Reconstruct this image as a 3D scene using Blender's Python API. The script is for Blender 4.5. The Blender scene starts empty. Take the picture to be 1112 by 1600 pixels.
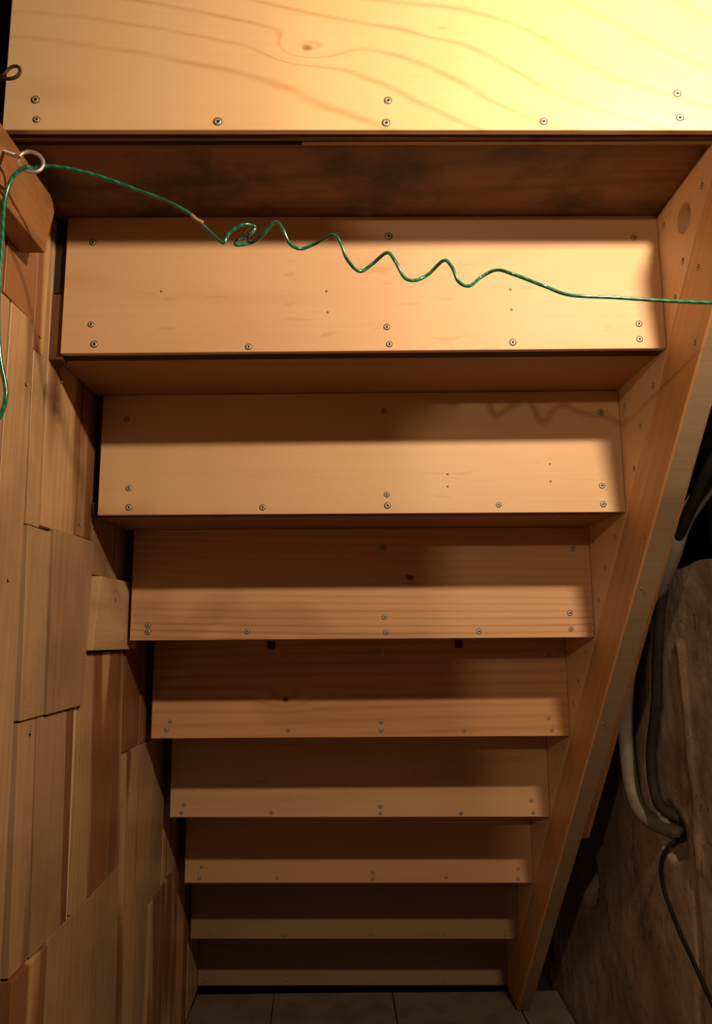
import bpy, bmesh, math, random
from mathutils import Vector, Matrix, Euler

S = bpy.context.scene
C = S.collection
F = 1.107                      # floor offset: survey heights below are relative to the lens height


def P(x, y, z):
    return Vector((x, y, z + F))


# ------------------------------------------------------------------ camera
cam_d = bpy.data.cameras.new('camera')
cam = bpy.data.objects.new('camera', cam_d)
C.objects.link(cam)
_r, _u, _f = Vector((0.99995, -0.0054, -0.0071)), Vector((0.0062, -0.1586, 0.9873)), Vector((0.0065, 0.9873, 0.1585))
_f.normalize(); _r = (_r - _f * _r.dot(_f)).normalized(); _u = _r.cross(_f)
cam.matrix_world = Matrix(((_r.x, _u.x, -_f.x, -0.0186), (_r.y, _u.y, -_f.y, 0), (_r.z, _u.z, -_f.z, F), (0, 0, 0, 1)))
cam_d.sensor_fit = 'VERTICAL'; cam_d.sensor_height = 36.0; cam_d.lens = 36.0 * 1156.0 / 1600.0
cam_d.clip_start = 0.02
S.camera = cam

# ------------------------------------------------------------------ world, lamps, exposure
w = bpy.data.worlds.new('world'); S.world = w; w.use_nodes = True
w.node_tree.nodes['Background'].inputs[0].default_value = (1.0, 0.72, 0.5, 1)
w.node_tree.nodes['Background'].inputs[1].default_value = 0.015
S.view_settings.view_transform = 'Standard'; S.view_settings.look = 'None'
S.view_settings.exposure = 0.0; S.view_settings.gamma = 1.0; S.view_settings.use_curve_mapping = False


def lamp(name, loc, power, col, rad):
    d = bpy.data.lights.new(name, 'POINT'); d.energy = power; d.color = col; d.shadow_soft_size = rad
    o = bpy.data.objects.new(name, d); C.objects.link(o); o.location = loc
    return o


lamp('work_light', P(.50, .33, .74), 54.0, (1.0, .73, .48), .024)       # bare bulb hung at the right of the opening
lamp('room_light', P(-.87, -1.27, .63), 44.0, (1.0, .72, .43), .03)     # second bulb in the room behind


# ------------------------------------------------------------------ materials
def nt(name):
    m = bpy.data.materials.new(name); m.use_nodes = True
    t = m.node_tree; b = t.nodes['Principled BSDF']
    return m, t, b


class G:
    def __init__(s, t): s.t = t

    def n(s, typ, **kw):
        o = s.t.nodes.new(typ)
        for k, v in kw.items(): setattr(o, k, v)
        return o

    def link(s, a, b): s.t.links.new(a, b)

    def val(s, sock, v):
        if isinstance(v, (int, float, tuple)): sock.default_value = v
        else: s.t.links.new(v, sock)

    def m(s, op, a, b=0.0, c=None, clamp=False):
        o = s.n('ShaderNodeMath', operation=op, use_clamp=clamp)
        s.val(o.inputs[0], a); s.val(o.inputs[1], b)
        if c is not None: s.val(o.inputs[2], c)
        return o.outputs[0]

    def v(s, op, a, b, sc=None):
        o = s.n('ShaderNodeVectorMath', operation=op)
        s.val(o.inputs[0], a); s.val(o.inputs[1], b)
        if sc is not None: s.val(o.inputs['Scale'], sc)
        return o.outputs['Value'] if op in ('LENGTH', 'DOT_PRODUCT', 'DISTANCE') else o.outputs[0]

    def noise(s, vec, scale, det=2.0, rough=.5, dist=0.0):
        o = s.n('ShaderNodeTexNoise'); s.link(vec, o.inputs['Vector'])
        o.inputs['Scale'].default_value = scale; o.inputs['Detail'].default_value = det
        o.inputs['Roughness'].default_value = rough; o.inputs['Distortion'].default_value = dist
        return o.outputs['Fac']

    def ramp(s, f, a, b):
        o = s.n('ShaderNodeMapRange'); s.link(f, o.inputs['Value'])
        o.inputs['From Min'].default_value = a; o.inputs['From Max'].default_value = b
        o.interpolation_type = 'SMOOTHSTEP'
        return o.outputs[0]

    def mix(s, f, a, b):
        o = s.n('ShaderNodeMix', data_type='RGBA')
        s.val(o.inputs[0], f)
        for i, q in ((6, a), (7, b)):
            if isinstance(q, tuple): o.inputs[i].default_value = (*q, 1)
            else: s.link(q, o.inputs[i])
        return o.outputs[2]


def wood(name, base, line, blotch, axis='x', scale=(.16, 1, 1), rings=9.0, nscale=3.2, lstr=.55, fib=.25,
         knots=(), lin=0.0, wig=.04, rough=.42, band=None, bandscale=14., grime=0., randhue=.0, angle=0.0, spec=.5, fleck=0., power=5.0):
    """planed timber: growth-ring contours, fibres, knots and heartwood bands. axis = direction of the grain."""
    m, t, b = nt(name); g = G(t)
    pos = g.n('ShaderNodeNewGeometry').outputs['Position']
    rnd = g.n('ShaderNodeObjectInfo').outputs['Random']
    mp = g.n('ShaderNodeMapping', vector_type='POINT')
    g.link(pos, mp.inputs['Vector'])
    if angle: mp.inputs['Rotation'].default_value = (angle, 0, 0)
    p = mp.outputs[0]
    off = g.n('ShaderNodeCombineXYZ')
    for i, q in enumerate((13.1, 7.7, 17.3)): g.link(g.m('MULTIPLY', rnd, q), off.inputs[i])
    st = {'x': (scale[0], scale[1], scale[2]), 'y': (scale[1], scale[0], scale[2]), 'z': (scale[1], scale[2], scale[0])}[axis]
    q = g.v('ADD', g.v('MULTIPLY', p, st), off.outputs[0])
    n1 = g.m('ADD', g.noise(q, nscale, 1.5, .45), g.m('MULTIPLY', g.m('SUBTRACT', g.noise(q, nscale * 5.5, 2, .5), .5), wig))
    kd = None
    for (kx, ky, kz, kr, ks) in knots:
        d = g.v('MULTIPLY', g.v('SUBTRACT', pos, (kx, ky, kz + F)), (.45 if axis == 'x' else 1, 1, .45 if axis == 'z' else 1))
        ln = g.v('LENGTH', d, (0, 0, 0))
        e = g.m('EXPONENT', g.m('MULTIPLY', g.m('MULTIPLY', ln, ln), -1.0 / (kr * 3.2) ** 2))
        n1 = g.m('ADD', n1, g.m('MULTIPLY', e, .10 * ks))
        d2 = g.v('LENGTH', g.v('MULTIPLY', g.v('SUBTRACT', pos, (kx, ky, kz + F)), (.7, 1, 1)), (0, 0, 0))
        kk = g.m('MULTIPLY', g.m('SUBTRACT', 1.0, g.ramp(d2, kr * .35, kr * 1.1)), ks)
        kd = kk if kd is None else g.m('MAXIMUM', kd, kk)
    sep = g.n('ShaderNodeSeparateXYZ'); g.link(p, sep.inputs[0])
    acr = {'x': 2, 'y': 2, 'z': 1}[axis]
    ph = g.m('ADD', g.m('MULTIPLY', n1, rings * 6.2832), g.m('MULTIPLY', g.m('ADD', sep.outputs[acr], rnd), lin * 6.2832))
    sn = g.m('ADD', g.m('MULTIPLY', g.m('SINE', ph), .5), .5)
    ring = g.m('POWER', sn, power)
    amp = g.ramp(g.noise(q, nscale * 1.3, 1), .3, .6)
    ring = g.m('MULTIPLY', ring, g.m('MULTIPLY', g.m('ADD', g.m('MULTIPLY', amp, .9), .1), lstr))
    ring = g.m('MULTIPLY', ring, g.m('ADD', g.m('MULTIPLY', g.noise(g.v('MULTIPLY', p, {'x': (3, 20, 60), 'y': (20, 3, 60), 'z': (60, 60, 3)}[axis]), 1.0, 1), 1.6), .1), clamp=True)
    fs = {'x': (2.5, 90, 130), 'y': (90, 2.5, 130), 'z': (110, 110, 2.5)}[axis]
    f1 = g.noise(g.v('ADD', g.v('MULTIPLY', p, fs), off.outputs[0]), 1.0, 3, .6)
    f2 = g.noise(g.v('ADD', g.v('MULTIPLY', p, tuple(a * 3.2 for a in fs)), off.outputs[0]), 1.0, 2, .6)
    fibf = g.m('ADD', g.m('MULTIPLY', f1, .6), g.m('MULTIPLY', f2, .4))
    bl = g.ramp(g.noise(g.v('ADD', g.v('MULTIPLY', p, tuple(.5 if a < 5 else 1.0 for a in fs)), off.outputs[0]), 4.5, 2), .38, .68)
    col = g.mix(g.m('MULTIPLY', bl, .6), base, blotch)
    if band:
        bs = {'x': (.35, 1, 1), 'y': (1, .35, 1), 'z': (1, 1, .13)}[axis]
        bn = g.noise(g.v('ADD', g.v('MULTIPLY', p, bs), off.outputs[0]), bandscale, 1.2, .5)
        sh = g.m('ADD', bn, g.m('MULTIPLY', g.m('SUBTRACT', rnd, .5), .35))
        col = g.mix(g.ramp(sh, .46, .62), col, band)
    col = g.mix(ring, col, line)
    dk = g.v('MULTIPLY', col, (.60, .50, .42))
    col = g.mix(g.m('MULTIPLY', g.ramp(fibf, .42, .72), fib), col, dk)
    if fleck:
        fl = g.noise(g.v('ADD', g.v('MULTIPLY', p, (14, 60, 75)), off.outputs[0]), 1.0, 1, .5, .6)
        region = g.ramp(g.noise(q, 5.0, 0), .45, .6)
        col = g.mix(g.m('MULTIPLY', g.m('MULTIPLY', g.ramp(fl, .66, .74), region), fleck), col, line)
    if kd is not None: col = g.mix(kd, col, tuple(c * .16 for c in line))
    if grime:
        gn = g.noise(g.v('MULTIPLY', p, (1, 1, 1)), 6.0, 5, .65)
        col = g.mix(g.m('MULTIPLY', g.ramp(gn, .42, .70), grime), col, (.02, .013, .008))
    if randhue:
        k = g.m('ADD', g.m('MULTIPLY', rnd, randhue), 1 - randhue * .5)
        cm = g.n('ShaderNodeCombineXYZ')
        for i in range(3): g.link(k, cm.inputs[i])
        col = g.v('MULTIPLY', col, cm.outputs[0])
    g.link(col, b.inputs['Base Color'])
    b.inputs['Roughness'].default_value = rough
    b.inputs['Specular IOR Level'].default_value = spec
    bp = g.n('ShaderNodeBump'); bp.inputs['Strength'].default_value = .10; bp.inputs['Distance'].default_value = .001
    g.link(fibf, bp.inputs['Height']); g.link(bp.outputs[0], b.inputs['Normal'])
    return m


BASE, LINE, BLOT = (.68, .43, .225), (.34, .145, .045), (.58, .325, .15)
M = {}
M['r0'] = wood('pine_header', (.74, .50, .27), (.46, .21, .065), (.68, .43, .205), rings=30, nscale=1.5, lin=12, scale=(.38, 1, 1), lstr=.55, fib=.08, rough=.36, wig=.02, spec=.7,
               knots=((-.072, .8557, .7497, .006, .55), (.104, .8557, .778, .003, .2)), power=16)
M['r1'] = wood('pine_riser_pale', (.68, .43, .24), (.46, .23, .09), (.61, .36, .18), rings=4, nscale=2.6, lin=5, scale=(.5, 1, 1), lstr=.42, power=9, fib=.10, rough=.56, fleck=.35)
M['r2'] = wood('pine_riser_yellow', (.64, .43, .23), (.40, .21, .09), (.58, .37, .19), rings=3, nscale=2.0, lin=5, lstr=.2, fib=.12, rough=.55, fleck=.3)
M['r3'] = wood('pine_riser_grained', (.62, .37, .19), (.26, .11, .04), (.54, .29, .135), scale=(.16, 1, 1.0), rings=16, nscale=1.7, lin=62, lstr=.6, fib=.2, wig=.05,
               rough=.55, knots=((.0973, 1.4769, .1046, .0075, .95),), power=3)
M['r4'] = wood('pine_riser_reddish', (.60, .33, .155), (.30, .12, .04), (.54, .27, .12), scale=(.16, 1, 1.), rings=12, nscale=1.7, lin=45, lstr=.32, fib=.16,
               rough=.55, knots=((-.1664, 1.6839, -.1491, .0065, 1.0),), power=3)
M['r5'] = wood('pine_riser_plain', (.62, .39, .20), (.36, .17, .06), (.55, .32, .15), rings=6, nscale=2.2, lin=8, lstr=.2, fib=.15, fleck=.3, rough=.55)
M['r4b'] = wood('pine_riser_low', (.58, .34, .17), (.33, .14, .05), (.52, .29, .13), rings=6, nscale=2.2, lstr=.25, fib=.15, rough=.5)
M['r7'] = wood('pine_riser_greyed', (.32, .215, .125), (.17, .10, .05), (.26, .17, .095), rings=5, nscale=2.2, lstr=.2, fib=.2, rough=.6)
M['tread'] = wood('pine_tread', (.40, .21, .09), (.25, .10, .03), (.33, .165, .07), scale=(.08, 1, 1), rings=10, lstr=.4, fib=.25, rough=.6)
M['old'] = wood('old_dark_timber', (.20, .10, .05), (.06, .03, .015), (.13, .065, .03), scale=(.06, 1, 1), rings=12, lstr=.5, fib=.5, rough=.75, grime=.85)
TH = math.atan2(.21628, .20705)
M['slope'] = wood('sloping_timber', (.64, .37, .17), (.44, .21, .08), (.56, .30, .13), axis='y', angle=TH, scale=(.05, 1, 1), rings=3, lin=30, lstr=.3, fib=.3,
                  rough=.55)
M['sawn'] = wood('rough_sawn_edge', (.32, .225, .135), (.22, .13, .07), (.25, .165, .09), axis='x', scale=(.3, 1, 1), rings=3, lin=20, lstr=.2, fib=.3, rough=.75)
M['panel'] = wood('stringer_board', (.70, .48, .29), (.46, .25, .12), (.62, .39, .22), axis='y', angle=TH, scale=(.05, 1, 1), rings=3, lin=25, lstr=.3, fib=.2, rough=.55)
M['plank'] = wood('wall_plank', (.60, .385, .205), (.28, .13, .05), (.48, .29, .145), axis='z', scale=(.10, 1, 1), rings=4, nscale=4, lin=45, lstr=.22, fib=.35,
                  rough=.40, band=(.24, .105, .042), bandscale=15., randhue=.6, grime=.2)
M['block'] = wood('wall_block', (.62, .42, .23), (.34, .17, .07), (.52, .34, .18), axis='y', scale=(.1, 1, 1), rings=8, lstr=.3, fib=.25, rough=.5,
                  knots=((-.465, 1.40, .06, .007, .8),), grime=.25)
M['ledger'] = wood('ledger_timber', (.34, .155, .055), (.12, .05, .018), (.25, .11, .04), axis='y', scale=(.2, 1, 1), rings=8, nscale=6, lstr=.55, fib=.35,
                   rough=.45, grime=.5)
M['strip'] = wood('painted_gap_shade', (.030, .014, .007), (.015, .007, .003), (.02, .01, .005), lstr=.3, fib=.4, rough=.8)  # near-black colour standing in for the shade inside gaps
M['pale'] = wood('pale_batten', (.70, .58, .38), (.5, .35, .2), (.62, .50, .33), axis='z', lstr=.1, fib=.1)
M['dark_fill'] = wood('dark_filler', (.16, .07, .03), (.07, .03, .015), (.11, .05, .02), axis='x', lstr=.4, fib=.4, grime=.5, rough=.6)


def flat(name, col, rough=.5, metal=0.0, noise=0.0, nsc=30., dark=(.02, .02, .02), bump=0.0):
    m, t, b = nt(name); g = G(t)
    b.inputs['Roughness'].default_value = rough; b.inputs['Metallic'].default_value = metal
    pos = g.n('ShaderNodeNewGeometry').outputs['Position']
    n = g.noise(pos, nsc, 4, .6)
    if noise: g.link(g.mix(g.m('MULTIPLY', g.ramp(n, .4, .7), noise), col, dark), b.inputs['Base Color'])
    else: b.inputs['Base Color'].default_value = (*col, 1)
    if bump:
        bp = g.n('ShaderNodeBump'); bp.inputs['Strength'].default_value = bump; bp.inputs['Distance'].default_value = .002
        g.link(n, bp.inputs['Height']); g.link(bp.outputs[0], b.inputs['Normal'])
    return m


M['screw'] = flat('screw_steel', (.50, .46, .38), .45, .35, .4, 400., (.16, .13, .09))
M['hole'] = flat('dark_recess', (.03, .015, .008), .9)
M['galv'] = flat('galvanised_steel', (.60, .58, .54), .38, .75, .35, 160., (.25, .2, .15), .2)
M['rust'] = flat('rusty_iron', (.07, .030, .018), .7, .3, .6, 300., (.02, .01, .008), .4)
M['black'] = flat('black_rubber', (.008, .006, .005), .7, 0, .5, 60., (.01, .008, .006))
M['brownhose'] = flat('dusty_brown_hose', (.026, .018, .012), .7, 0, .7, 45., (.012, .009, .006), .2)
M['greyhose'] = flat('dusty_grey_conduit', (.17, .145, .115), .6, 0, .5, 35., (.09, .07, .05), .1)
M['slab'] = flat('stone_slab', (.20, .145, .11), .75, 0, .7, 9., (.11, .075, .055), .25)
M['dirt'] = flat('dark_dirt', (.03, .02, .014), .95)
for q_ in ('black', 'brownhose'): M[q_].node_tree.nodes['Principled BSDF'].inputs['Specular IOR Level'].default_value = .15
M['void'] = flat('shade_black_backing', (.012, .009, .007), .95)  # shade put into the colour: keeps hollow and backing black under the lamps


def plaster():
    m, t, b = nt('rough_plaster'); g = G(t)
    pos = g.n('ShaderNodeNewGeometry').outputs['Position']
    n = g.noise(pos, 5.0, 6, .62); n2 = g.noise(g.v('MULTIPLY', pos, (1, 1.1, .8)), 22., 7, .75)
    st = g.noise(g.v('MULTIPLY', pos, (1, 3.0, .35)), 9., 3, .6, .8)
    col = g.mix(g.ramp(n, .35, .65), (.36, .265, .20), (.22, .16, .12))
    col = g.mix(g.m('MULTIPLY', g.ramp(n2, .5, .68), .5), col, (.50, .39, .29))
    crack = g.m('SUBTRACT', 1.0, g.ramp(g.m('ABSOLUTE', g.m('SUBTRACT', st, .5)), .0, .012))
    col = g.mix(g.m('MULTIPLY', g.ramp(g.noise(g.v('ADD', pos, (3, 1, 2)), 30., 5, .7), .55, .7), .6), col, (.12, .075, .05))
    gate = g.ramp(g.noise(pos, 5.3, 2), .48, .56)
    cr = g.m('MULTIPLY', crack, gate)
    col = g.mix(g.m('MULTIPLY', cr, .85), col, (.04, .022, .014))
    g.link(col, b.inputs['Base Color']); b.inputs['Roughness'].default_value = .85
    h = g.m('SUBTRACT', g.m('ADD', n2, g.m('MULTIPLY', n, 1.2)), g.m('MULTIPLY', cr, .8))
    bp = g.n('ShaderNodeBump'); bp.inputs['Strength'].default_value = .6; bp.inputs['Distance'].default_value = .004
    g.link(h, bp.inputs['Height']); g.link(bp.outputs[0], b.inputs['Normal'])
    return m


M['plaster'] = plaster()
M['tape'] = flat('brown_tape', (.35, .20, .10), .7, 0, .5, 200., (.2, .1, .05))


def wire_mat():
    m, t, b = nt('green_coated_wire'); g = G(t)
    pos = g.n('ShaderNodeNewGeometry').outputs['Position']
    s = g.v('DOT_PRODUCT', pos, (420., 300., 520.))
    s = g.ramp(g.m('SINE', s), -.4, 1.0)
    col = g.mix(s, (.004, .11, .06), (.012, .21, .12))
    g.link(col, b.inputs['Base Color'])
    b.inputs['Roughness'].default_value = .22; b.inputs['Coat Weight'].default_value = .6; b.inputs['Coat Roughness'].default_value = .1
    return m


M['wire'] = wire_mat()


# ------------------------------------------------------------------ helpers
def wloc(o):
    v = Vector((0, 0, 0))
    while o is not None:
        v += o.location; o = o.parent
    return v


def mk(name, verts, faces, mat, parent=None, origin=None, smooth=False, bevel=0.0):
    """one mesh object; verts are world points, origin its world position"""
    me = bpy.data.meshes.new(name)
    o0 = Vector(origin) if origin is not None else Vector((0, 0, 0))
    me.from_pydata([tuple(Vector(v) - o0) for v in verts], [], faces)
    bm = bmesh.new(); bm.from_mesh(me)
    bmesh.ops.recalc_face_normals(bm, faces=bm.faces)
    if bevel: bmesh.ops.bevel(bm, geom=bm.edges[:], offset=bevel, segments=1, affect='EDGES')
    bm.to_mesh(me); bm.free()
    for mm in (mat if isinstance(mat, (list, tuple)) else [mat]): me.materials.append(mm)
    if smooth:
        for p in me.polygons: p.use_smooth = True
    o = bpy.data.objects.new(name, me); C.objects.link(o)
    if parent is not None: o.parent = parent
    o.location = o0 - wloc(parent) if parent is not None else o0
    return o


BOXF = [(0, 1, 2, 3), (4, 7, 6, 5), (0, 4, 5, 1), (1, 5, 6, 2), (2, 6, 7, 3), (3, 7, 4, 0)]


def prism(name, quad, off, mat, parent=None, bevel=0.0, origin=None):
    """quad: 4 world points of one face, off: vector to the opposite face"""
    a = [Vector(q) for q in quad]; b = [q + Vector(off) for q in a]
    if origin is None: origin = sum(a, Vector()) / 4
    return mk(name, a + b, BOXF, mat, parent, origin, bevel=bevel)


def box(name, x0, x1, y0, y1, z0, z1, mat, parent=None, bevel=0.0):
    return prism(name, [P(x0, y0, z0), P(x1, y0, z0), P(x1, y0, z1), P(x0, y0, z1)], (0, y1 - y0, 0), mat, parent, bevel)


def tag(o, label=None, cat=None, group=None, kind=None):
    if label: o['label'] = label
    if cat: o['category'] = cat
    if group: o['group'] = group
    if kind: o['kind'] = kind
    return o


def empty(name, loc):
    o = bpy.data.objects.new(name, None); C.objects.link(o); o.location = loc; o.empty_display_size = .1
    return o


def spline(pts, n=10):
    """Catmull-Rom through points"""
    pts = [Vector(p) for p in pts]; out = []
    q = [pts[0] * 2 - pts[1]] + pts + [pts[-1] * 2 - pts[-2]]
    for i in range(1, len(q) - 2):
        a, b, c, d = q[i - 1:i + 3]
        for k in range(n):
            t = k / n
            out.append(.5 * ((2 * b) + (c - a) * t + (2 * a - 5 * b + 4 * c - d) * t * t + (3 * b - a - 3 * c + d) * t ** 3))
    out.append(pts[-1]); return out


def tube(name, pts, r, mat, parent=None, n=8, sm=10, closed=False, radii=None):
    pts = spline(pts, sm) if sm else [Vector(p) for p in pts]
    vs, fs = [], []; up = None; L = len(pts)
    for i, p in enumerate(pts):
        if closed: t = (pts[(i + 1) % L] - pts[i - 1]).normalized()
        else: t = (pts[min(i + 1, L - 1)] - pts[max(i - 1, 0)]).normalized()
        if up is None: up = t.orthogonal().normalized()
        up = (up - t * up.dot(t)).normalized(); s = t.cross(up)
        rr = r if radii is None else radii(i / (L - 1))
        for k in range(n):
            a = 2 * math.pi * k / n
            vs.append(p + (up * math.cos(a) + s * math.sin(a)) * rr)
    for i in range(L if closed else L - 1):
        j = (i + 1) % L
        for k in range(n):
            fs.append((i * n + k, i * n + (k + 1) % n, j * n + (k + 1) % n, j * n + k))
    if not closed: fs += [tuple(range(n))[::-1], tuple((L - 1) * n + k for k in range(n))]
    return mk(name, vs, fs, mat, parent, pts[0], smooth=True)


random.seed(4)
RUN, RISE, Y0, Z0 = .20705, .21628, .8557, .6333


def YK(k): return Y0 + k * RUN


def WX(y): return -.476 if y < 1.5 else -.476 - .032 * (y - 1.5)


# ------------------------------------------------------------------ floor
floor = mk('floor', [P(-2.2, -2.6, -1.145), P(1.9, -2.6, -1.145), P(1.9, 3.2, -1.145), P(-2.2, 3.2, -1.145),
                     P(-2.2, -2.6, -1.20), P(1.9, -2.6, -1.20), P(1.9, 3.2, -1.20), P(-2.2, 3.2, -1.20)], BOXF, M['dirt'], None, P(0, 0, -1.145))
tag(floor, 'dark floor of stone slabs at the foot of the stairs', kind='structure')
xs = [(-.505, -.268, -.247), (-.2655, .098, .1105), (.1015, .470, .483), (.474, .612, .612)]
for row, (ya, yb) in enumerate(((2.02, 2.502), (1.50, 2.015), (.95, 1.495), (.3, .945))):
    for i, (xa, xb, xc) in enumerate(xs):
        x2 = xs[i - 1][2] + .0035 if i else xa
        d = .004 * random.random()
        if row:
            x2 += .0; xb2 = xc; xa2 = x2
            q = [P(xa2, ya, -1.107 - d), P(xb2, ya, -1.107 - d), P(xb2, yb, -1.107 - d), P(xa2, yb, -1.107 - d)]
        else:
            q = [P(x2, ya, -1.107 - d), P(xc, ya, -1.107 - d), P(xb, yb, -1.107 - d), P(xa, yb, -1.107 - d)]
        prism('floor_slab', q, (0, 0, -.035), M['slab'], floor, bevel=.0015)

# ------------------------------------------------------------------ left wall of planks
wl = mk('wall_left', [P(-.492, -.23, -1.11), P(-.492, 1.5, -1.11), P(-.525, 2.56, -1.11), P(-.60, 2.56, -1.11), P(-.60, -.23, -1.11),
                      P(-.492, -.23, 1.15), P(-.492, 1.5, 1.15), P(-.525, 2.56, 1.15), P(-.60, 2.56, 1.15), P(-.60, -.23, 1.15)],
        [(0, 1, 2, 3, 4), (9, 8, 7, 6, 5), (0, 5, 6, 1), (1, 6, 7, 2), (2, 7, 8, 3), (3, 8, 9, 4), (4, 9, 5, 0)], M['void'], None, P(-.55, 1, -1.1))
tag(wl, 'left wall clad in brown vertical planks of staggered lengths', kind='structure')


def plank(yt0, yt1, yb0, yb1, z0, z1, proud=0.0, mat='plank', name='plank', z0b=None, z1b=None, gap=.0015):
    pr = proud + random.uniform(0, .0022)
    z0b = z0 if z0b is None else z0b; z1b = z1 if z1b is None else z1b
    q = []
    for y, z in ((yb0 + gap, z0), (yb1 - gap, z0b), (yt1 - gap, z1b), (yt0 + gap, z1)):
        q.append(P(WX(y) + pr, y, z))
    return prism(name, q, (-(.013 + pr), 0, 0), M[mat], wl, bevel=.0005)


A = .62
pl = [
    # row beside the ledger
    (.70, .798, .70, .798, .445, A), (.80, .915, .80, .915, .445, A), (.918, 1.013, .918, 1.015, .444, A, 0, .441),
    (1.014, 1.058, 1.016, 1.054, .406, .632),
    # tall planks at the left edge of the view
    (.842, .94, .842, .953, -1.10, .442), (.942, 1.016, .956, 1.062, -1.10, .442),
    (1.017, 1.056, 1.028, 1.074, .152, .404), (1.058, 1.212, 1.076, 1.215, .156, .632), (1.214, 1.305, 1.217, 1.300, .160, .632),
    (1.307, 1.42, 1.306, 1.42, .102, .42), (1.422, 1.60, 1.422, 1.60, .102, .42),
    (1.030, 1.114, 1.045, 1.124, -.119, .150, .002), (1.116, 1.294, 1.126, 1.275, -.119, .157, .006),
    # behind / below
    (1.047, 1.105, 1.066, 1.127, -.452, -.122), (1.107, 1.222, 1.130, 1.243, -.452, -.122), (1.224, 1.256, 1.245, 1.268, -.452, -.122),
    (1.276, 1.332, 1.281, 1.357, -.450, -.036), (1.334, 1.466, 1.359, 1.460, -.448, -.036), (1.468, 1.508, 1.462, 1.541, -.448, -.036),
    (1.510, 1.650, 1.539, 1.655, -.237, .10), (1.652, 1.735, 1.657, 1.735, -.239, .10), (1.737, 1.86, 1.737, 1.86, -.239, .1), (1.862, 2.05, 1.862, 2.05, -.239, .1),
    (1.543, 1.664, 1.599, 1.668, -1.10, -.240, .003), (1.666, 1.80, 1.670, 1.770, -1.10, -.242, .003),
    (1.802, 1.956, 1.770, 1.928, -.612, -.242), (1.958, 2.06, 1.930, 2.048, -.612, -.242), (2.062, 2.30, 2.05, 2.30, -.612, -.242), (2.302, 2.53, 2.302, 2.53, -.612, -.242),
    (1.066, 1.185, 1.068, 1.196, -1.10, -.456, .004, None), (1.187, 1.388, 1.198, 1.399, -1.10, -.452), (1.390, 1.541, 1.401, 1.597, -1.10, -.450),
    (1.772, 1.92, 1.772, 1.92, -1.10, -.614, .003), (1.922, 2.10, 1.922, 2.10, -1.10, -.614, .003), (2.102, 2.33, 2.102, 2.33, -1.10, -.614), (2.332, 2.53, 2.332, 2.53, -1.10, -.614),
]
for r in pl:
    yt0, yt1, yb0, yb1, z0, z1 = r[:6]; pr = r[6] if len(r) > 6 else 0
    zb = r[7] if len(r) > 7 else None
    plank(yt0, yt1, yb0, yb1, z0, z1, pr, z0b=zb)
for i in range(8):     # the same cladding runs on past the edge of the view
    a = -.225 + i * .128
    if a + .126 < .845: plank(a, a + .126, a, a + .126, -1.10, .442)
    if a + .126 < .70: plank(a, a + .126, a, a + .126, .445, .62)
o = plank(1.258, 1.274, 1.270, 1.279, -.452, -.030, -.003, 'pale', 'pale_batten'); o['label'] = 'narrow pale strip of light wood between planks'
o = plank(1.312, 1.556, 1.284, 1.556, -.030, .099, .013, 'block', 'short_board', z0b=-.034); o['label'] = 'short paler board with a knot standing proud of the planks'
prism('filler_block', [P(-.475, 1.069, .408), P(-.4535, 1.069, .408), P(-.4535, 1.069, .512), P(-.475, 1.069, .512)], (0, .02, 0), M['dark_fill'], wl)
prism('filler_block', [P(-.475, 1.071, .515), P(-.4535, 1.071, .515), P(-.4535, 1.071, .630), P(-.475, 1.071, .630)], (0, .02, 0), M['strip'], wl)  # near-black block painting the shade of the gap beside the riser

# ------------------------------------------------------------------ right wall (rough plaster) and the dark hollow above it
def cav(y, z):
    d = 0
    for cy, cz, ry, rz, dp in ((2.15, -.655, .075, .085, .10), (1.572, -.405, .062, .050, .12)):
        e = ((y - cy) / ry) ** 2 + ((z - cz) / rz) ** 2
        d += dp * max(0, 1 - e) ** .5 if e < 1 else 0
    return d


from mathutils import noise as mn
NY, NZ = 300, 170
vs, fs = [], []
for j in range(NZ + 1):
    for i in range(NY + 1):
        y = -.6 + 3.7 * i / NY
        top = .12 + .30 * max(0, min(1, (1.30 - y) / .25)) * 0 + .05 * mn.noise(Vector((y * 5, 0, 3)))
        z = -1.15 + (top + 1.15) * j / NZ
        n = .008 * mn.noise(Vector((y * 3, z * 3, 1))) + .0022 * mn.noise(Vector((y * 12, z * 11, 5))) + .0008 * mn.noise(Vector((y * 45, z * 30, 9)))
        yr = 1.462 + .012 * mn.noise(Vector((0, z * 6, 2)))
        n += -.010 * math.exp(-((y - yr) / .010) ** 2) * (1 if -.45 < z < -.03 else 0) * (.6 + .5 * mn.noise(Vector((3, z * 14, 0))))
        n += .009 * math.exp(-((y - yr - .028) / .006) ** 2) * (1 if z < -.05 else 0)
        vs.append(P(.622 + n + cav(y, z), y, z))
for j in range(NZ):
    for i in range(NY):
        a = j * (NY + 1) + i
        fs.append((a, a + 1, a + NY + 2, a + NY + 1))
wr = mk('wall_right', vs, fs, M['plaster'], None, P(.62, 1, -1.1), smooth=True)
tag(wr, 'rough cracked brown plaster wall to the right of the stairs', kind='structure')
box('wall_core', .76, .80, -.6, 3.1, -1.15, .02, M['void'], wr)
hb = mk('wall_hollow', [P(1.5, -.6, -.2), P(1.5, 3.1, -.2), P(1.5, 3.1, 1.2), P(1.5, -.6, 1.2), P(.66, 3.1, -.2), P(.66, 3.1, 1.2), P(.76, -.6, .02), P(.76, 3.1, .02), P(1.5, 3.1, .02), P(1.5, -.6, .02)],
        [(0, 1, 2, 3), (1, 4, 5, 2), (6, 7, 8, 9)], M['void'], wr, P(1.5, 1, 0)); hb['label'] = 'dark hollow above the plaster'

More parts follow.
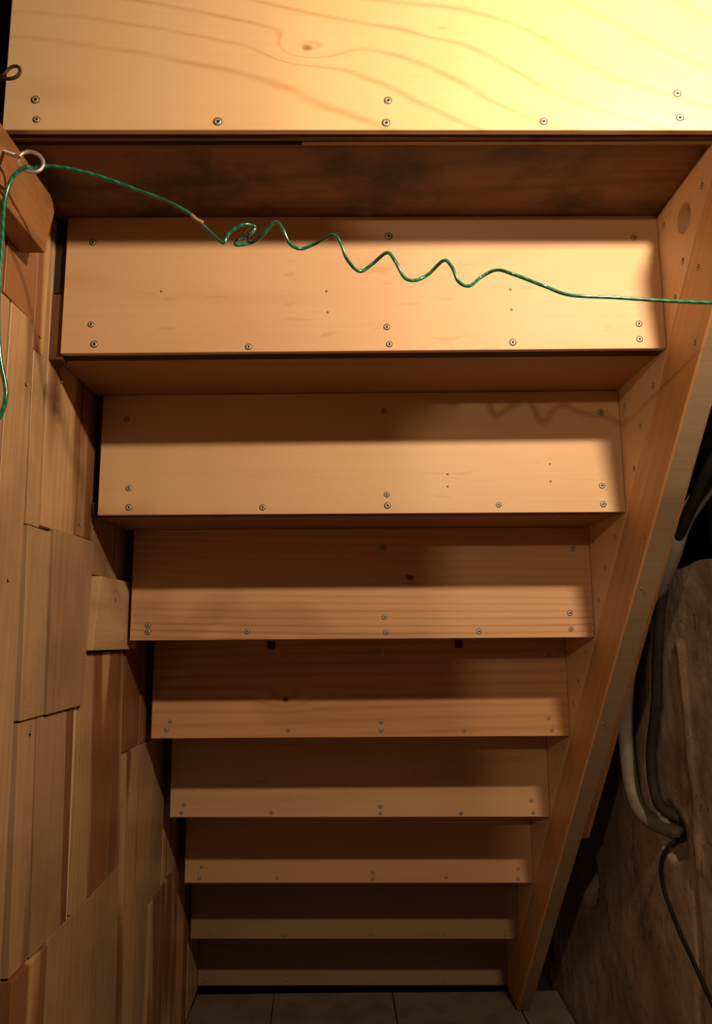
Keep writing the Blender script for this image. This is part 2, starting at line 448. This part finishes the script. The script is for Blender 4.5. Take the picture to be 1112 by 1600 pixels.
wb = box('wall_back', -.62, 1.5, 3.1, 3.2, -1.15, 1.2, M['void']); tag(wb, 'dark wall behind the stairs', kind='structure')

# ------------------------------------------------------------------ screws
def screw_mesh():
    vs, fs, mi = [], [], []
    def ring(r, y, n=14):
        s = len(vs)
        for k in range(n): vs.append((r * math.cos(2 * math.pi * k / n), y, r * math.sin(2 * math.pi * k / n)))
        return s
    n = 14
    prof = [(.0058, .0006, 1), (.0057, -.0003, 1), (.0046, -.0002, 1), (.0044, -.0007, 0), (.0030, -.0010, 0), (.0019, -.0008, 0), (.0016, -.0002, 1)]
    st = [ring(r, y) for r, y, _ in prof]
    for a, b, pr in zip(st, st[1:], prof[1:]):
        for k in range(n): fs.append((a + k, a + (k + 1) % n, b + (k + 1) % n, b + k)); mi.append(pr[2])
    fs.append(tuple(st[-1] + k for k in range(n))); mi.append(1)
    me = bpy.data.meshes.new('screw'); me.from_pydata(vs, [], fs)
    me.materials.append(M['screw']); me.materials.append(M['hole'])
    for p, i in zip(me.polygons, mi): p.material_index = i; p.use_smooth = i == 0
    return me


SCREW = screw_mesh()


def screw(parent, x, y, z, face='-y', s=1.0, name='screw'):
    o = bpy.data.objects.new(name, SCREW); C.objects.link(o); o.parent = parent
    o.location = P(x, y, z) - wloc(parent)
    tw = random.uniform(0, 6)
    if face == '-y': o.rotation_euler = Euler((0, tw, 0))
    else: o.rotation_euler = Euler((0, 0, -math.pi / 2 if face == '-x' else math.pi / 2))
    o.scale = (s, 1, s)
    return o


for (y, z) in ((.985, .07), (1.06, -.098), (1.135, -.10), (1.035, .43), (1.00, .345), (1.085, -.14), (1.29, -.05), (1.23, .18), (1.12, .39)):
    screw(wl, WX(y) + .0032, y, z, face='+x', s=.42, name='nail')
# ------------------------------------------------------------------ the staircase
st = empty('staircase', P(0, 2.0, -1.107))
tag(st, 'wooden staircase seen from below and behind with pale screwed risers', 'staircase')
EL = [(-.4603, .6333), (-.4545, .4145), (-.4585, .2010), (-.4550, -.0160), (-.4610, -.2305), (-.4630, -.4435), (-.4670, -.6580), (-.4900, -.8740), (-.5060, -1.0880)]
ER = [.6300, .4185, .2010, -.0160, -.2320, -.4500, -.6660, -.8830, -1.0960]
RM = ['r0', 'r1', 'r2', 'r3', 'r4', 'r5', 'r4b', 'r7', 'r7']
SC = {0: [(-0.4206, 0.6757), (-0.4173, 0.6475), (-0.1861, 0.644), (0.032, 0.6734), (0.0291, 0.6416), (0.231, 0.6428), (0.406, 0.6825), (0.4066, 0.6477)],
      1: [(-0.4143, 0.594), (-0.4106, 0.4606), (-0.4043, 0.429), (-0.172, 0.4238), (0.042, 0.6028), (0.037, 0.4544), (0.0404, 0.4268), (0.2273, 0.4289), (0.4221, 0.5991), (0.4205, 0.4577), (0.4198, 0.4331)],
      2: [(-0.4149, 0.3729), (-0.4063, 0.2482), (-0.4049, 0.2142), (-0.1727, 0.2128), (0.0399, 0.3857), (0.0435, 0.2341), (0.0444, 0.2148), (0.2385, 0.2148), (0.4262, 0.3812), (0.4205, 0.2477), (0.4208, 0.2148)],
      3: [(-0.4206, 0.0136), (-0.42, 0.0), (-0.2249, -0.0002), (0.0452, 0.0266), (0.0486, -0.0034), (0.2317, -0.0035), (0.4132, 0.0316), (0.414, 0.0002), (0.0445, 0.164), (0.4251, 0.1602)],
      4: [(-0.4196, -0.1938), (-0.4274, -0.2129), (-0.1603, -0.2149), (0.0441, -0.1988), (0.0439, -0.2165), (0.2271, -0.2193), (0.4148, -0.1935), (0.4206, -0.2195), (0.0403, -0.0462), (0.4214, -0.0574)],
      5: [(-0.4299, -0.4139), (-0.4356, -0.4331), (-0.2167, -0.4335), (0.0478, -0.4224), (0.0476, -0.4387), (0.2437, -0.4403), (0.4164, -0.4121), (0.4198, -0.4403)],
      6: [(-0.4226, -0.6188), (-0.4287, -0.646), (-0.2229, -0.6478), (0.0325, -0.6356), (0.0324, -0.6516), (0.2284, -0.6501), (0.4203, -0.631), (0.4193, -0.655)],
      7: [(-.43, -.861), (-.22, -.8665), (0.0321, -0.8669), (0.2413, -0.8671), (0.4209, -0.8722)],
      8: [(-0.4798, -1.0697), (-0.2324, -1.0738), (0.0372, -1.0819), (0.263, -1.084), (0.4291, -1.0856)]}
NAILS = {1: [(-.0523, .4784), (-.0542, .5126), (.2269, .5144), (.2275, .4812), (-.3061, .5137)], 2: [(.1507, .27), (.1501, .2482), (.3315, .2873), (.3311, .2563)]}
DL = .003
RT = .0095
XR = .4596
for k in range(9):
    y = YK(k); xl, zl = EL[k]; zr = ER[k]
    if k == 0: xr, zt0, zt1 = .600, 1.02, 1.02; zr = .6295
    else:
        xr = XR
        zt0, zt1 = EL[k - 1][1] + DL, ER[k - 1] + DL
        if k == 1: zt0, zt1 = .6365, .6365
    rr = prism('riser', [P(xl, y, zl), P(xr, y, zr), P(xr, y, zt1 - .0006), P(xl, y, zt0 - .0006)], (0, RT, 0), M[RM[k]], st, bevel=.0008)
    for (x, z) in SC[k]: screw(rr, x, y, z, s=random.uniform(.85, 1.05) * (1 if k < 4 else .9))
    for (x, z) in NAILS.get(k, []): screw(rr, x, y, z, s=.35, name='nail')
    # tread on top of the step: its back edge meets the riser, the next lower riser stands under it
    if k < 8:
        xt = xl - .020 if k < 3 else xl
        xt = max(xt, WX(y) + .0045); z0, z1 = (zl + DL, zr + DL) if k else (.6365, .6365)
        ye = YK(k + 1) + RT + .012; ya = y + RT + (.026 if k else .0035); th = .030
        xtr = XR if k else .56
        yb_, xb_ = ye, max(xt, WX(ye) + .0045)
        v = [P(xt, ya, z0), P(xtr, ya, z1), P(xtr, ye, z1), P(xb_, ye, z0)]
        prism('tread', v, (0, 0, th), M['old' if k == 0 else 'tread'], st, bevel=.001)
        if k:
            prism('gap_shade_strip', [P(xt, y + RT + .0005, z0 - .0016), P(xtr, y + RT + .0005, z1 - .0016), P(xtr, ya - .0005, z1 - .0016), P(xt, ya - .0005, z0 - .0016)], (0, 0, .022), M['strip'], st)  # added strip, coloured as the shade between riser and tread
# old timber under the landing edge
b = box('edge_batten', -.462, .60, Y0 + .0135, Y0 + .0185, .6300, .6362, M['old'], st)
b = box('edge_batten', -.08, .60, Y0 + .0215, Y0 + .0265, .6290, .6362, M['tread'], st)
b = box('edge_batten', -.462, .60, Y0 + .0275, Y0 + .034, .6305, .6362, M['old'], st)
# small steel clips at the top of the fourth riser
for x in (-.199, .220):
    c = box('clip', x - .008, x + .008, YK(4) - .0045, YK(4) - .0006, -.040, -.0225, M['rust'], st, bevel=.001)

# direction along the slope (down and away) and across it
DS = Vector((0, math.cos(TH), -math.sin(TH))); DN = Vector((0, -math.sin(TH), -math.cos(TH)))   # DN points to the camera side
O0 = P(0, Y0, Z0)


def slope_pt(x, s, n):
    return Vector((x, 0, 0)) + O0 + DS * s + DN * n


# stringer board: treads and risers butt against its inner face
def cut_z(n, z):      # s where the line at offset n reaches height z
    base = O0 + DN * n
    return (base.z - (z + F)) / math.sin(TH)


def slope_board(name, x0, x1, n0, n1, ztop, zbot, mat, parent, bevel=.0015, n1b=None):
    n1b = n1 if n1b is None else n1b
    q = [slope_pt(x0, cut_z(n0, ztop), n0), slope_pt(x0, cut_z(n1, ztop), n1), slope_pt(x0, cut_z(n1b, zbot), n1b), slope_pt(x0, cut_z(n0, zbot), n0)]
    return prism(name, q, (x1 - x0, 0, 0), mat, parent, bevel)


sg = slope_board('stringer', .4602, .4975, -.27, .0015, .634, -1.105, M['panel'], st)
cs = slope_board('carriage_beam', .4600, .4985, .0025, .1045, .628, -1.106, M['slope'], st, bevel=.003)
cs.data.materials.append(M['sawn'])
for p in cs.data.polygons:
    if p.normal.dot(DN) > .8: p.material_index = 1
sb = slope_board('side_board', .4988, .527, -.20, .040, .60, -.478, M['tread'], st, n1b=.082)
# round hole through the stringer
bpy.context.view_layer.update()
cut = mk('cutter', *(lambda n, r, c: ([c + Vector((dx, r * math.cos(2 * math.pi * k / n), r * math.sin(2 * math.pi * k / n))) for dx in (-.05, .030) for k in range(n)],
     [tuple(range(n)), tuple(range(n, 2 * n))] + [(k, (k + 1) % n, n + (k + 1) % n, n + k) for k in range(n)]))(40, .0215, P(.46, .9767, .580)), M['hole'], None, P(.46, .97, .58))
mod = sg.modifiers.new('b', 'BOOLEAN'); mod.object = cut; mod.operation = 'DIFFERENCE'; mod.solver = 'EXACT'
bpy.context.view_layer.update()
me2 = bpy.data.meshes.new_from_object(sg.evaluated_get(bpy.context.evaluated_depsgraph_get()))
sg.modifiers.clear(); sg.data = me2
me2.materials.clear(); me2.materials.append(M['panel'])
bpy.data.objects.remove(cut)
for (y, z) in [(1.0424, .6074), (.9193, .5936), (.991, .5217), (.9486, .4899), (1.0237, .4814), (1.1215, .3792), (1.2458, .3853), (1.1828, .3306), (1.222, .2679),
               (1.3331, .1651), (1.4514, .1699), (1.3939, .1143), (1.4415, .0538), (1.6722, -.0503), (1.5434, -.0467), (1.6022, -.107), (1.6485, -.1588),
               (1.7423, -.2681), (1.8051, -.3209), (1.8617, -.3841)]:
    n = (Vector((0, y, z + F)) - Vector((0, O0.y, O0.z))).dot(DN)
    screw(sg if n < 0 else cs, .4602 if n < 0 else .4600, y, z, face='-x', s=.8)
for (y, z) in [(.9753, .3924), (1.1961, .1478), (1.2267, .0663), (1.4608, -.1781)]:
    screw(cs, .4600, y, z, face='-x', s=.75)

# ------------------------------------------------------------------ ledger timber at the upper left
lg = empty('ledger_timber', P(-.458, .45, .53))
tag(lg, 'old brown timber along the top of the plank wall with clipped end', 'timber')
yb = -.2
prof = [(.530, .9590), (.592, .9790), (.604, .9740), (.6105, .962), (.6105, yb), (.530, yb)]      # z, y of the inner face
vs = [P(-.440, y, z) for z, y in prof] + [P(-.4735, y - (.0 if y < 0 else .0), z) for z, y in prof]
n = len(prof)
mk('beam', vs, [tuple(range(n)), tuple(range(2 * n - 1, n - 1, -1))] + [(i, (i + 1) % n, n + (i + 1) % n, n + i) for i in range(n)], M['ledger'], lg, P(-.455, .5, .55), bevel=.001)
prism('bottom_strip', [P(-.4392, yb, .5185), P(-.4392, .9555, .5185), P(-.4392, .9585, .5290), P(-.4392, yb, .5290)], (-.034, 0, 0), M['ledger'], lg, bevel=.001)

# ------------------------------------------------------------------ eye screw with ring
es = empty('eye_screw', P(-.440, .8248, .5809))
tag(es, 'galvanised steel eye screw in the old timber holding the green wire', 'eye screw')
rc = P(-.3947, .800, .550)
a0 = P(-.4395, .8248, .5809)
R_ = .0138
nrm = Vector((.30, -1, .10)).normalized()
e1 = Vector((-1, 0, .28)); e1 = (e1 - nrm * e1.dot(nrm)).normalized(); sd = e1.cross(nrm)
ring = [rc + (e1 * math.cos(2 * math.pi * t / 40) + sd * math.sin(2 * math.pi * t / 40)) * R_ for t in range(39)]
tube('ring', ring, .0022, M['galv'], es, n=10, sm=0)
tip = rc + e1 * R_
dr = (tip - a0).normalized(); L = (tip - a0).length
tube('shank', [a0 - dr * .01, a0 + dr * L * .5, tip], .0022, M['galv'], es, sm=4)
th_ = []
for i in range(90):
    t = i / 89; a = t * 2 * math.pi * 7
    u1 = dr.orthogonal().normalized(); u2 = dr.cross(u1)
    th_.append(a0 + dr * (L * .8 * t) + (u1 * math.cos(a) + u2 * math.sin(a)) * .0022)
tube('thread', th_, .0006, M['galv'], es, n=5, sm=0)

# ------------------------------------------------------------------ rusty iron loop
hk = [(-.4775, .85, .6880), (-.468, .838, .6890), (-.4508, .83, .6905), (-.4445, .83, .6982), (-.4385, .83, .7020), (-.4325, .83, .7012), (-.4300, .8305, .6955),
      (-.4335, .831, .6890), (-.4415, .8315, .6860), (-.4515, .833, .6868), (-.468, .839, .6858), (-.4775, .85, .6850)]
h = tube('iron_loop', [P(*q) for q in hk], .0021, M['rust'], None, n=8, sm=6)
tag(h, 'rusty bent iron loop sticking out at the left of the top board', 'hook')

# ------------------------------------------------------------------ green wire
gw = empty('green_wire', P(-.4115, .80, .5697))
tag(gw, 'green plastic-coated wire with kinked coils stretched across the stairs', 'wire')
WP = [(-0.3945, 0.5450), (-0.3918, 0.5715), (-0.3639, 0.5678), (-0.3238, 0.5564), (-0.2796, 0.539), (-0.2436, 0.5242), (-0.2116, 0.5053), (-0.1955, 0.4892), (-0.1739, 0.4688),
      (-0.1690, .4755), (-0.1641, 0.4831), (-0.1486, 0.4924), (-0.1352, 0.4902), (-.1362, .4840), (-.1450, .4750), (-0.1555, 0.4713), (-.1565, .4655), (-0.1381, 0.4685), (-0.1249, 0.4787), (-0.1102, 0.4956),
      (-0.1007, 0.4871), (-0.092, 0.4677), (-0.0787, 0.4601), (-0.0623, 0.4659), (-0.0396, 0.4784), (-0.0295, 0.4674), (-0.0218, 0.4464), (-0.0071, 0.4306), (0.0077, 0.4388),
      (0.0266, 0.4546), (0.0366, 0.4437), (0.0479, 0.422), (0.0618, 0.4187), (0.0775, 0.4269), (0.0958, 0.4443), (0.1057, 0.4351), (0.113, 0.4168), (0.126, 0.411),
      (0.1411, 0.4225), (0.1593, 0.4315), (0.1786, 0.4264), (0.2167, 0.4105), (0.2472, 0.3989), (0.3012, 0.3953), (0.363, 0.3909), (0.4186, 0.3882), (.50, .3855), (.618, .383)]
pts = []
for i, (x, z) in enumerate(WP):
    y = .84
    if 15 < i < 42: y = .84 + .010 * math.sin((x + .15) * 2 * math.pi / .072 + 1.0)
    if i < 4: y = (.806, .808, .815, .828)[i]
    if 12 <= i <= 15: y += .008
    # keep the same line of sight when the depth shifts
    k = y / .84
    x2 = -.0186 + (x + .0186) * (k if i else 1); z2 = z * (k if i else 1)
    pts.append(P(x2, y, z2))
tube('strand', pts, .0021, M['wire'], gw, n=8, sm=8)
W2 = [(-.3945, .806, .5455), (-0.3960, .795, 0.5400), (-0.4037, .795, 0.5366), (-0.4141, .795, 0.5225), (-0.4197, .795, 0.4951), (-0.4194, .795, 0.4468), (-0.4191, .795, 0.3993), (-0.4173, .795, 0.3526),
      (-0.4127, .797, 0.3067), (-0.4064, .80, 0.2766), (-0.4046, .80, 0.2616), (-0.4071, .80, 0.2453), (-0.4134, .80, 0.2340), (-.430, .80, .222), (-.452, .80, .226), (-.474, .80, .235)]
tube('hanging_end', [P(*q) for q in W2], .0026, M['wire'], gw, n=8, sm=8)
# tie: a short wrap of wire in the middle of the kink, and a scrap of tape
tw = [(-.1490, .846, .4860), (-.1415, .834, .4800), (-.1370, .846, .4740), (-.1440, .850, .4770), (-.1400, .836, .4850), (-.1480, .834, .4755)]
tube('tie', [P(*q) for q in tw], .0009, M['rust'], gw, n=6, sm=6)
tube('tape_scrap', [P(-.2120, .838, .5035), P(-.2060, .837, .4975), P(-.1975, .838, .4935)], .0025, M['tape'], gw, n=6, sm=4)

# ------------------------------------------------------------------ cables along the plaster wall
cd = tube('grey_conduit', [P(1.1, 1.10, .60), P(.90, 1.15, .48), P(.70, 1.25, .34), P(.615, 1.36, .22), P(.598, 1.42, .135), P(.594, 1.4922, .0663), P(.594, 1.5473, .0293), P(.594, 1.6085, -.0239), P(.592, 1.672, -.1088), P(.592, 1.705, -.1955),
                           P(.592, 1.708, -.2791), P(.594, 1.690, -.3569), P(.600, 1.6393, -.3925), P(.650, 1.58, -.410)], .0170, M['greyhose'], None, n=12, sm=8)
tag(cd, 'dusty pale grey conduit curving down the plaster wall beside the beam', 'conduit')
dh = tube('brown_hose', [P(1.2, .80, .70), P(.90, .92, .58), P(.66, 1.06, .42), P(.606, 1.2285, .2900), P(.600, 1.3300, .2131), P(.600, 1.424, .138), P(.600, 1.4844, .0536), P(.600, 1.5215, -.0487), P(.600, 1.5479, -.1531),
                         P(.600, 1.5911, -.2551), P(.600, 1.5859, -.3303), P(.606, 1.5550, -.3605), P(.655, 1.540, -.385)], .0105, M['brownhose'], None, n=12, sm=8)
tag(dh, 'dark brown hose running down the wall right of the grey conduit', 'hose')
b1 = tube('black_pipe', [P(1.2, .75, .62), P(.80, .92, .56), P(.72, 1.04, .48), P(.70, 1.18, .37), P(.690, 1.28, .27), P(.690, 1.36, .20), P(.72, 1.45, .10), P(.74, 1.5, -.05)], .020, M['black'], None, n=12, sm=8)
tag(b1, 'thick black pipe arching over the top of the plaster wall', 'pipe')
b2 = tube('black_cable', [P(1.2, .80, .50), P(.70, .95, .37), P(.645, 1.03, .32), P(.635, 1.14, .25), P(.632, 1.22, .19), P(.640, 1.31, .165), P(.67, 1.40, .12), P(.69, 1.44, .0), P(.70, 1.45, -.1)], .008, M['black'], None, n=8, sm=8)
tag(b2, 'thin black cable looping at the top of the plaster wall', 'cable')
tc = tube('thin_cable', [P(.66, 1.575, -.405), P(.617, 1.5776, -.4348), P(.606, 1.5921, -.4717), P(.606, 1.588, -.519), P(.606, 1.5322, -.5702), P(.606, 1.476, -.6044), P(.606, 1.4162, -.6425), P(.606, 1.25, -.74), P(.60, 1.0, -.9)],
          .0042, M['black'], None, n=8, sm=8)
tag(tc, 'thin black cable hanging from the niche down the plaster wall', 'cable')
